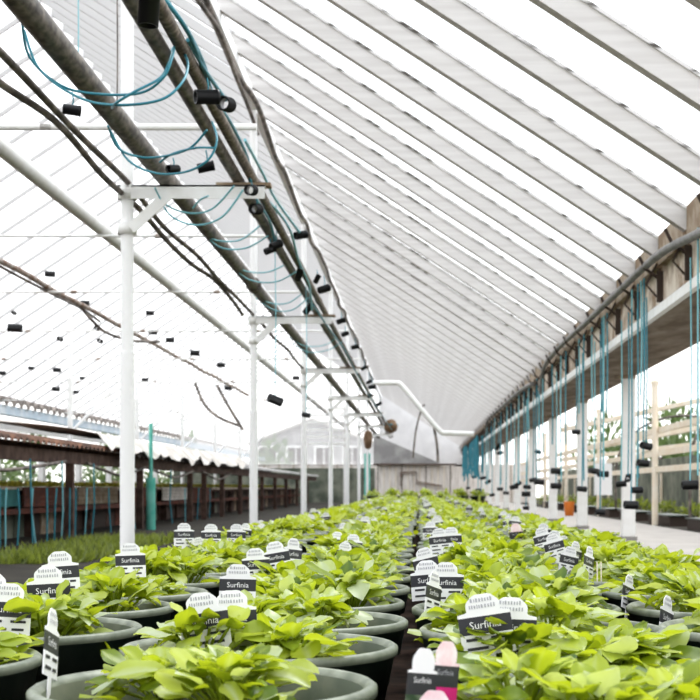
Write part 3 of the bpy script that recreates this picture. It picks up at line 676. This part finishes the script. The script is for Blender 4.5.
for i, (x, y, s) in enumerate(((4.7, 27, 1.9), (5.8, 33, 2.1), (5.0, 39, 2.2), (-9.5, 22, 2.0), (-10, 26, 1.8), (-9.6, 31, 2.4), (-10.2, 36, 2.2), (-9, 41, 2.0), (-8.6, 47, 2.2), (-13.4, 50, 2.2), (-10.6, 50, 2.3), (-8.2, 52, 2.2), (-5.6, 56, 2.2))):
    t = thing('shrub', f'dark blurred shrub outside {"beyond the shade net" if x > 0 else "beyond the far corrugated eave"}, {ordinal(i if x > 0 else i - 3)} going away', 'shrub', (x, y, 0), 'shrubs outside'); link('foliage', B1, t, None, (0, 0, i), (s, s, s * (0.9 if y < 50 and x < 0 else 1.7)))

# ------------------------------------------------------------------ far white pipe, shed and end fittings
tag(MB().tube(smooth([P(372, 383, 22), P(395, 383, 22), P(402, 386, 22), P(422, 410, 22), P(440, 431, 22), P(448, 433, 22), P(474, 434, 22)], 5), 0.038, M['white'], 12).build('vent_pipe'), 'thick white bent pipe crossing under the far roof slope', 'pipe')
cable([P(413, 458, 22), P(416, 430, 22), P(422, 408, 22), P(425, 405, 22)], 0.014, M['cable'], 'hanging_cable', 'thin brown cable rising to the bend of the white pipe')
cable([P(438, 462, 22), P(437, 445, 22), P(434, 428, 22)], 0.02, M['cable'], 'hanging_cable', 'dark hose hanging from the end of the white pipe')
sh = thing('garden_shed', 'pale boarded shed with sloping grey roof at the far end', 'shed', (0, 36, 0))
b = MB(); b.box((-1.06, 0, 0), (0.85, 1.6, 0.98), M['board'])
for q in range(13): b.box((-1.06 + q*0.15, -0.012, 0), (-1.04 + q*0.15, 0, 0.98), M['steel2'] if q % 4 == 0 else M['cream'])
b.build('wall', sh)
b = MB(); b.add([(-1.15, -0.15, 1.72), (0.55, -0.15, 0.99), (0.55, 1.7, 0.99), (-1.15, 1.7, 1.72), (-1.15, -0.15, 1.0), (0.55, -0.15, 0.96), (0.55, 1.7, 0.96), (-1.15, 1.7, 1.0)], [(0,1,2,3), (0,4,5,1), (3,2,6,7), (0,3,7,4), (4,7,6,5)], M['slate']); b.build('roof', sh)
MB().box((-1.15, -0.17, 0.965), (0.9, -0.13, 1.0), M['darkwood']).build('beam', sh)
for q, (x0, z0, x1, z1) in enumerate(((-0.48, 0.45, -0.48, 0.8), (-0.48, 0.78, -0.1, 0.80), (-0.1, 0.82, -0.08, 0.5), (-0.08, 0.55, 0.55, 0.45))):
    MB().bar((x0, -0.06, z0 + 0.0), (x1, -0.06, z1), 0.03, 0.05, M['rust']).build('rail', sh)
ks = thing('hanging_sacking', 'brown sacking bundle hanging where the pipe pair ends', 'bundle', P(368, 440, 24))
random.seed(6)
b = MB(); b.lathe([(0.02, 0.16), (0.06, 0.13), (0.075, 0.05), (0.07, -0.04), (0.05, -0.13), (0.02, -0.15)], M['cloth'], 12); b.build('cloth', ks)
MB().tube([(0, 0, 0.15), (-0.05, 0, 0.34)], 0.012, M['cable'], 6).build('tie', ks)
k2 = thing('sacking_bundle', 'rounded dark bundle resting on the far end of the pipes', 'bundle', P(391, 426, 24))
b = MB(); b.lathe([(0.02, 0.11), (0.07, 0.09), (0.115, 0.0), (0.09, -0.08), (0.03, -0.11)], M['cloth'], 12); b.build('cloth', k2)
MB().tube([(-0.11, 0, 0.02), (0, -0.115, 0.02), (0.11, 0, 0.02)], 0.012, M['teal'], 6).build('tie', k2)

# ------------------------------------------------------------------ the other side: rear posts, lean-to, benches
for i in range(5):
    d = 17.2 + 4.06 * i
    t = thing('rear_post', f'slim white post with slanted brace beyond the lean-to, {ordinal(i)} from the camera', 'post', (-4.15, d, 0), 'slim white posts beyond the lean-to')
    MB().tube([(0, 0, 0), (0, 0, 1.7)], 0.032, M['white'], 12).tube([(0, 0, 1.7), (0, 0, 2.55)], 0.022, M['faint'], 10).build('pole', t)
    MB().tube([(0, 0, 1.05), (0.55, 0, 1.62)], 0.018, M['faint'], 8).build('brace', t)
# lean-to canopy
XF, XB = -2.75, -3.95
lt = thing('lean_to', 'low lean-to with rusty corrugated roof and dark posts along the far side', 'shelter', (0, 0, 0))
def corr(y0, y1, n, zf, zb, m):
    vs = []
    for i in range(n):
        yy = y0 + (y1 - y0) * i / (n-1); dz = 0.016 * math.cos(i * PI / 3)
        vs += [W(XF + 0.1, yy, zf + dz), W(XB, yy, zb + dz), W(XF + 0.1, yy, zf - 0.018 + dz)]
    fs = []
    for i in range(n-1): fs += [(3*i, 3*i+3, 3*i+4, 3*i+1), (3*i, 3*i+2, 3*i+5, 3*i+3)]
    b = MB(); b.add(vs, fs, m, True); return b.build('roof_sheet', lt)
corr(6.9, 13.6, 280, 0.335, 0.53, M['sheet']); corr(13.6, 38, 700, 0.315, 0.50, M['slate'])
MB().box((XF - 0.035, 6.9, 0.19 + CZ), (XF + 0.035, 38, 0.28 + CZ), M['darkwood']).build('front_beam', lt)
MB().box((XB, 6.9, 0.38 + CZ), (XB + 0.06, 38, 0.46 + CZ), M['darkwood']).build('back_beam', lt)
for x in (-30, 70, 140, 190, 204, 222, 240, 262, 275, 286, 297, 307):
    d = -XF * F / (420 - x)
    MB().box((XF - 0.03, d - 0.03, 0), (XF + 0.03, d + 0.03, 0.2 + CZ), M['darkwood']).build('leg', lt)
for i, (a, c) in enumerate(((7.4, 11.0), (11.7, 14.2), (14.4, 17.2), (17.9, 20.6))):
    cable([W(XF + 0.06, a, 0.2), W(XF + 0.07, a + (c-a)*0.3, 0.14), W(XF + 0.07, (a+c)/2, 0.115), W(XF + 0.07, a + (c-a)*0.7, 0.14), W(XF + 0.06, c, 0.2)], 0.013, M['cable'], 'hanging_cable', f'dark cable sagging under the lean-to beam, {ORD[i]} swag from the camera', 'cable')
# tarpaulin over the canopy
random.seed(14); n, mm = 60, 10; vs = []
for i in range(n):
    yy = 12.2 + 9.6 * i / (n-1)
    for j in range(mm):
        t_ = j / (mm-1); X = XF + 0.16 - 1.1 * t_
        z = (0.40 if j else 0.29 + 0.03 * math.sin(i * 0.9) + 0.012 * U(-1, 1)) + 0.17 * t_ + 0.02 * (1 + math.sin(i * 1.1 + j * 0.5)) + 0.012 * math.sin(i * 2.3 + 1)
        vs.append(W(X, yy, z))
b = MB(); b.add(vs, [(i*mm+j, (i+1)*mm+j, (i+1)*mm+j+1, i*mm+j+1) for i in range(n-1) for j in range(mm-1)], M['tarp'], True)
tag(b.build('tarpaulin'), 'crumpled grey-white tarpaulin draped over the lean-to roof', 'tarpaulin')
# bench under the lean-to
bn = thing('nursery_bench', 'long low bench with red-brown rail under the lean-to', 'bench', (0, 0, 0))
XS = -3.2
MB().box((XS - 0.6, 6.9, -0.05 + CZ), (XS + 0.05, 38, -0.02 + CZ), M['darkwood']).build('bench_top', bn)
MB().box((XS + 0.05, 6.9, -0.205 + CZ), (XS + 0.085, 38, -0.16 + CZ), M['redwood']).build('rail', bn)
b = MB(); random.seed(19)
for q in range(72):
    xx = U(-0.015, 0.015); b.box((XS - 0.1 + xx, 6.9 + q*0.43, 0), (XS - 0.06 + xx, 7.32 + q*0.43, -0.05 + CZ), M[random.choice(['darkwood', 'net', 'iron', 'iron', 'darkwood', 'brown', 'redwood'])])
b.build('front_board', bn)
for q in range(9): MB().box((XS - 0.05, 7.7 + q*2.1, 0), (XS + 0.02, 7.77 + q*2.1, -0.05 + CZ), M['darkwood']).build('leg', bn)
tag(MB().box((XS + 0.09, 7.0, -0.14 + CZ), (XS + 0.095, 11.2, -0.01 + CZ), M['tealsheet']).build('teal_sheet'), 'dark teal plastic sheet hung along the bench front', 'sheet')
pw = [(11.3, 13, 'redwood'), (13.1, 14.8, 'brown'), (15.1, 17.0, 'redwood'), (17.4, 19.3, 'board'), (19.6, 21.5, 'redwood')]
for i, (a, c, m) in enumerate(pw):
    b = MB()
    for q in range(4): b.box((XS + 0.1, a, -0.15 + q*0.04 + CZ), (XS + 0.115, c, -0.113 + q*0.04 + CZ), M[m])
    tag(b.build('side_board'), f'{ {"redwood":"red-brown","brown":"brown","board":"pale"}[m] } board panel fixed on the bench edge, {ORD[i]} after the teal sheet', 'board', 'board panels on the bench edge')
def tray_leaf():
    random.seed(77); b = MB()
    for i in range(260): leaf(b, Vector((U(-0.3, 0.02), U(-0.55, 0.55), 0.015)), U(0, 6.28), U(0.3, 1.3), 0.05 * U(0.7, 1.3), 0.028, 0.2, 0.2, 0, U(0, 1), M['yleaf'], 3)
    return b.mesh('seedlings')
TL = tray_leaf(); tb = MB().box((-0.32, -0.57, 0), (0.04, 0.57, 0.03), M['cream']).mesh('tray')
for i in range(24):
    t = thing('seedling_tray', f'tray of yellow-green seedlings on the lean-to bench, {ordinal(i)} from the camera', 'seedling tray', (XS, 7.6 + i * 1.19, -0.02 + CZ), 'seedling trays on the lean-to bench')
    link('tray', tb, t); o = link('seedlings', TL, t, (0, 0, 0.02)); o['kind'] = 'stuff'
random.seed(15)
for i in range(24):
    d = 7.9 + i * 0.24 if i < 17 else 12.4 + (i-17) * 1.0
    d += U(-0.1, 0.1); X = XF + 0.09
    tag(MB().tube([W(X, d, 0.2 if i % 4 == 0 else 0.0), W(X + U(-0.01, 0.01), d + U(-0.02, 0.02), -0.15), W(X + U(-0.02, 0.02), d, -0.38)], 0.0065, M['teal'] if i % 3 else M['teal2'], 6).build('hanging_line'),
        f'teal line hanging before the lean-to bench, {ordinal(i)} from the camera', 'line', 'teal lines before the lean-to bench')
for i in range(9):
    tag(MB().box((-4.40, 9.5 + i*1.8, 0), (-4.34, 9.62 + i*1.8, 0.38 + CZ), M['white']).build('fence_post'), f'pale upright behind the lean-to bench, {ORD[i]} from the camera', 'post', 'pale uprights behind the lean-to bench')
fw = MB()
for q in range(70): fw.box((-4.66, 7.7 + q*0.43, 0), (-4.63, 8.1 + q*0.43, U(-0.05, 0.11) + CZ), M[random.choice(['darkwood', 'net', 'redwood', 'brown', 'slate'])])
tag(fw.build('board_fence'), 'dark uneven board fence behind the lean-to bench', 'fence')
tag(MB().tube([W(-2.58, 13.9, -0.4), W(-2.58, 13.9, 0.1)], 0.045, M['green'], 14).tube([W(-2.58, 13.9, 0.1), W(-2.58, 13.9, 0.62)], 0.018, M['green'], 10).build('standing_pipe'), 'bright green standing pipe in front of the lean-to', 'pipe')
# far small weights on pale lines
LW = [(15, 328, 8.2, 1.1), (14, 313, 8.2, 0.5), (50, 274, 8.5, 0.8), (85, 303, 9.6, 0.8), (60, 339, 9.5, 0.7), (97, 328, 9.7, 0.7), (100, 341, 9.8, 0.7), (150, 313, 11, 0.85), (153, 332, 11.5, 1.0), (170, 340, 12, 1.0), (195, 353, 13, 1.2), (221, 365, 14, 1.1), (2, 373, 16, 1.1), (31, 368, 16, 0.9), (57, 370, 16, 1.2), (56, 389, 17, 1.3), (76, 392, 17, 0.9), (145, 380, 18, 1.2), (228, 388, 18, 1.3), (296, 378, 12.5, 0.8), (82, 378, 17, 0.8)]
for i, (x, y, d, s) in enumerate(LW):
    ring = i in (1, 4, 5, 6)
    d *= 1.25; s *= 1.25
    drip(x, y, d, 488 - 1.37 * F / d, f'small black {"ring-like " if ring else ""}weight on a pale line beyond the posts, {ordinal(i)} outward from the camera', 92, 84 if ring else 8, s, 'faintline' if 'faintline' in M else 'white', 'small weights beyond the posts', 0.0022)
# grass along the bench
random.seed(41); b = MB()
for i in range(3000):
    X = U(-2.4, -1.8); d = U(7.6, 10.8)
    if abs(X + 1.08) < 0.1: continue
    a = U(0, 6.28); h = U(0.03, 0.09); w = 0.006 + d * 0.0005; dx, dy = math.cos(a) * w, math.sin(a) * w; lx, ly = U(-0.05, 0.05), U(-0.05, 0.05)
    b.add([(X - dx, d - dy, 0), (X + dx, d + dy, 0), (X + lx * 0.5 + dx * 0.6, d + ly * 0.5 + dy * 0.6, h * 0.6), (X + lx, d + ly, h)], [(0, 1, 2), (0, 2, 3)], M['grassm'], False, U(0, 1))
tag(b.build('grass'), 'yellow-green grass strip between the posts and the lean-to', 'grass', kind='stuff')

# outbuilding and slatted frame beyond the far posts
ob = thing('outbuilding', 'grey outbuilding with low gable roof and pale window bars beyond the white posts', 'building', (0, 62, 0))
b = MB(); b.add([(-7.2, 0, 0), (-2.0, 0, 0), (-2.0, 0, 2.3), (-4.6, 0, 3.3), (-7.2, 0, 2.3), (-7.2, 3, 0), (-2.0, 3, 0), (-2.0, 3, 2.3), (-4.6, 3, 3.3), (-7.2, 3, 2.3)], [(0,1,2,3,4), (9,8,7,6,5), (1,6,7,2), (0,4,9,5)], M['slate']); b.build('wall', ob)
b = MB(); b.bar((-7.4, 1.4, 2.28), (-4.6, 1.4, 3.36), 3.4, 0.08, M['tarp']); b.bar((-4.6, 1.4, 3.36), (-1.8, 1.4, 2.28), 3.4, 0.08, M['tarp']); b.build('roof', ob)
for q, x in enumerate((-6.5, -5.3, -4.1, -2.9)):
    fr = MB().box((x - 0.42, -0.06, 1.1), (x + 0.42, -0.01, 2.2), M['white']).build('window', ob)
    MB().box((x - 0.34, -0.08, 1.18), (x - 0.03, -0.055, 2.12), M['iron']).box((x + 0.03, -0.08, 1.18), (x + 0.34, -0.055, 2.12), M['iron']).build('pane', fr)
sf = thing('slatted_frame', 'white slatted frame seen between the far pipe posts', 'frame', (-2.0, 30.5, 0))
for sx in (-0.42, 0.42): MB().box((sx - 0.03, -0.03, 0), (sx + 0.03, 0.03, 2.15), M['white']).build('upright', sf)
b = MB()
for q in range(6): b.box((-0.46, -0.05, 1.3 + q * 0.15), (0.46, -0.03, 1.35 + q * 0.15), M['white'])
b.build('slats', sf)

# ------------------------------------------------------------------ light, sky, camera
sc = bpy.context.scene
w = bpy.data.worlds.new('sky'); sc.world = w; w.use_nodes = True
nt = w.node_tree; bg = nt.nodes['Background']
tc = nt.nodes.new('ShaderNodeTexCoord'); sp = nt.nodes.new('ShaderNodeSeparateXYZ'); rp = nt.nodes.new('ShaderNodeValToRGB')
rp.color_ramp.elements[0].position = 0.0; rp.color_ramp.elements[0].color = (1, 0.99, 0.97, 1)
rp.color_ramp.elements[1].position = 0.6; rp.color_ramp.elements[1].color = (0.93, 0.96, 1.0, 1)
nt.links.new(tc.outputs['Generated'], sp.inputs[0]); nt.links.new(sp.outputs['Z'], rp.inputs[0]); nt.links.new(rp.outputs[0], bg.inputs['Color'])
bg.inputs['Strength'].default_value = 1.7
sun = bpy.data.lights.new('sun', 'SUN'); sun.energy = 2.2; sun.angle = math.radians(25); sun.color = (1, 0.97, 0.92)
so = bpy.data.objects.new('sun', sun); C.objects.link(so)
so.rotation_euler = Vector((-0.35, -0.55, -1.0)).to_track_quat('-Z', 'Y').to_euler()
cam = bpy.data.cameras.new('camera'); co = bpy.data.objects.new('camera', cam); C.objects.link(co)
co.location = (0, 0, CZ); co.rotation_euler = (PI/2, 0, 0)
cam.sensor_width = 36; cam.lens = 36 * F / 700
cam.shift_x = -70 / 700; cam.shift_y = 138 / 700
cam.clip_start = 0.05; cam.clip_end = 300
cam.dof.use_dof = True; cam.dof.focus_distance = 2.0; cam.dof.aperture_fstop = 20
sc.camera = co
sc.view_settings.view_transform = 'Standard'; sc.view_settings.look = 'Medium High Contrast'
sc.view_settings.exposure = 0.0
sc.cycles.max_bounces = 10; sc.cycles.transparent_max_bounces = 16
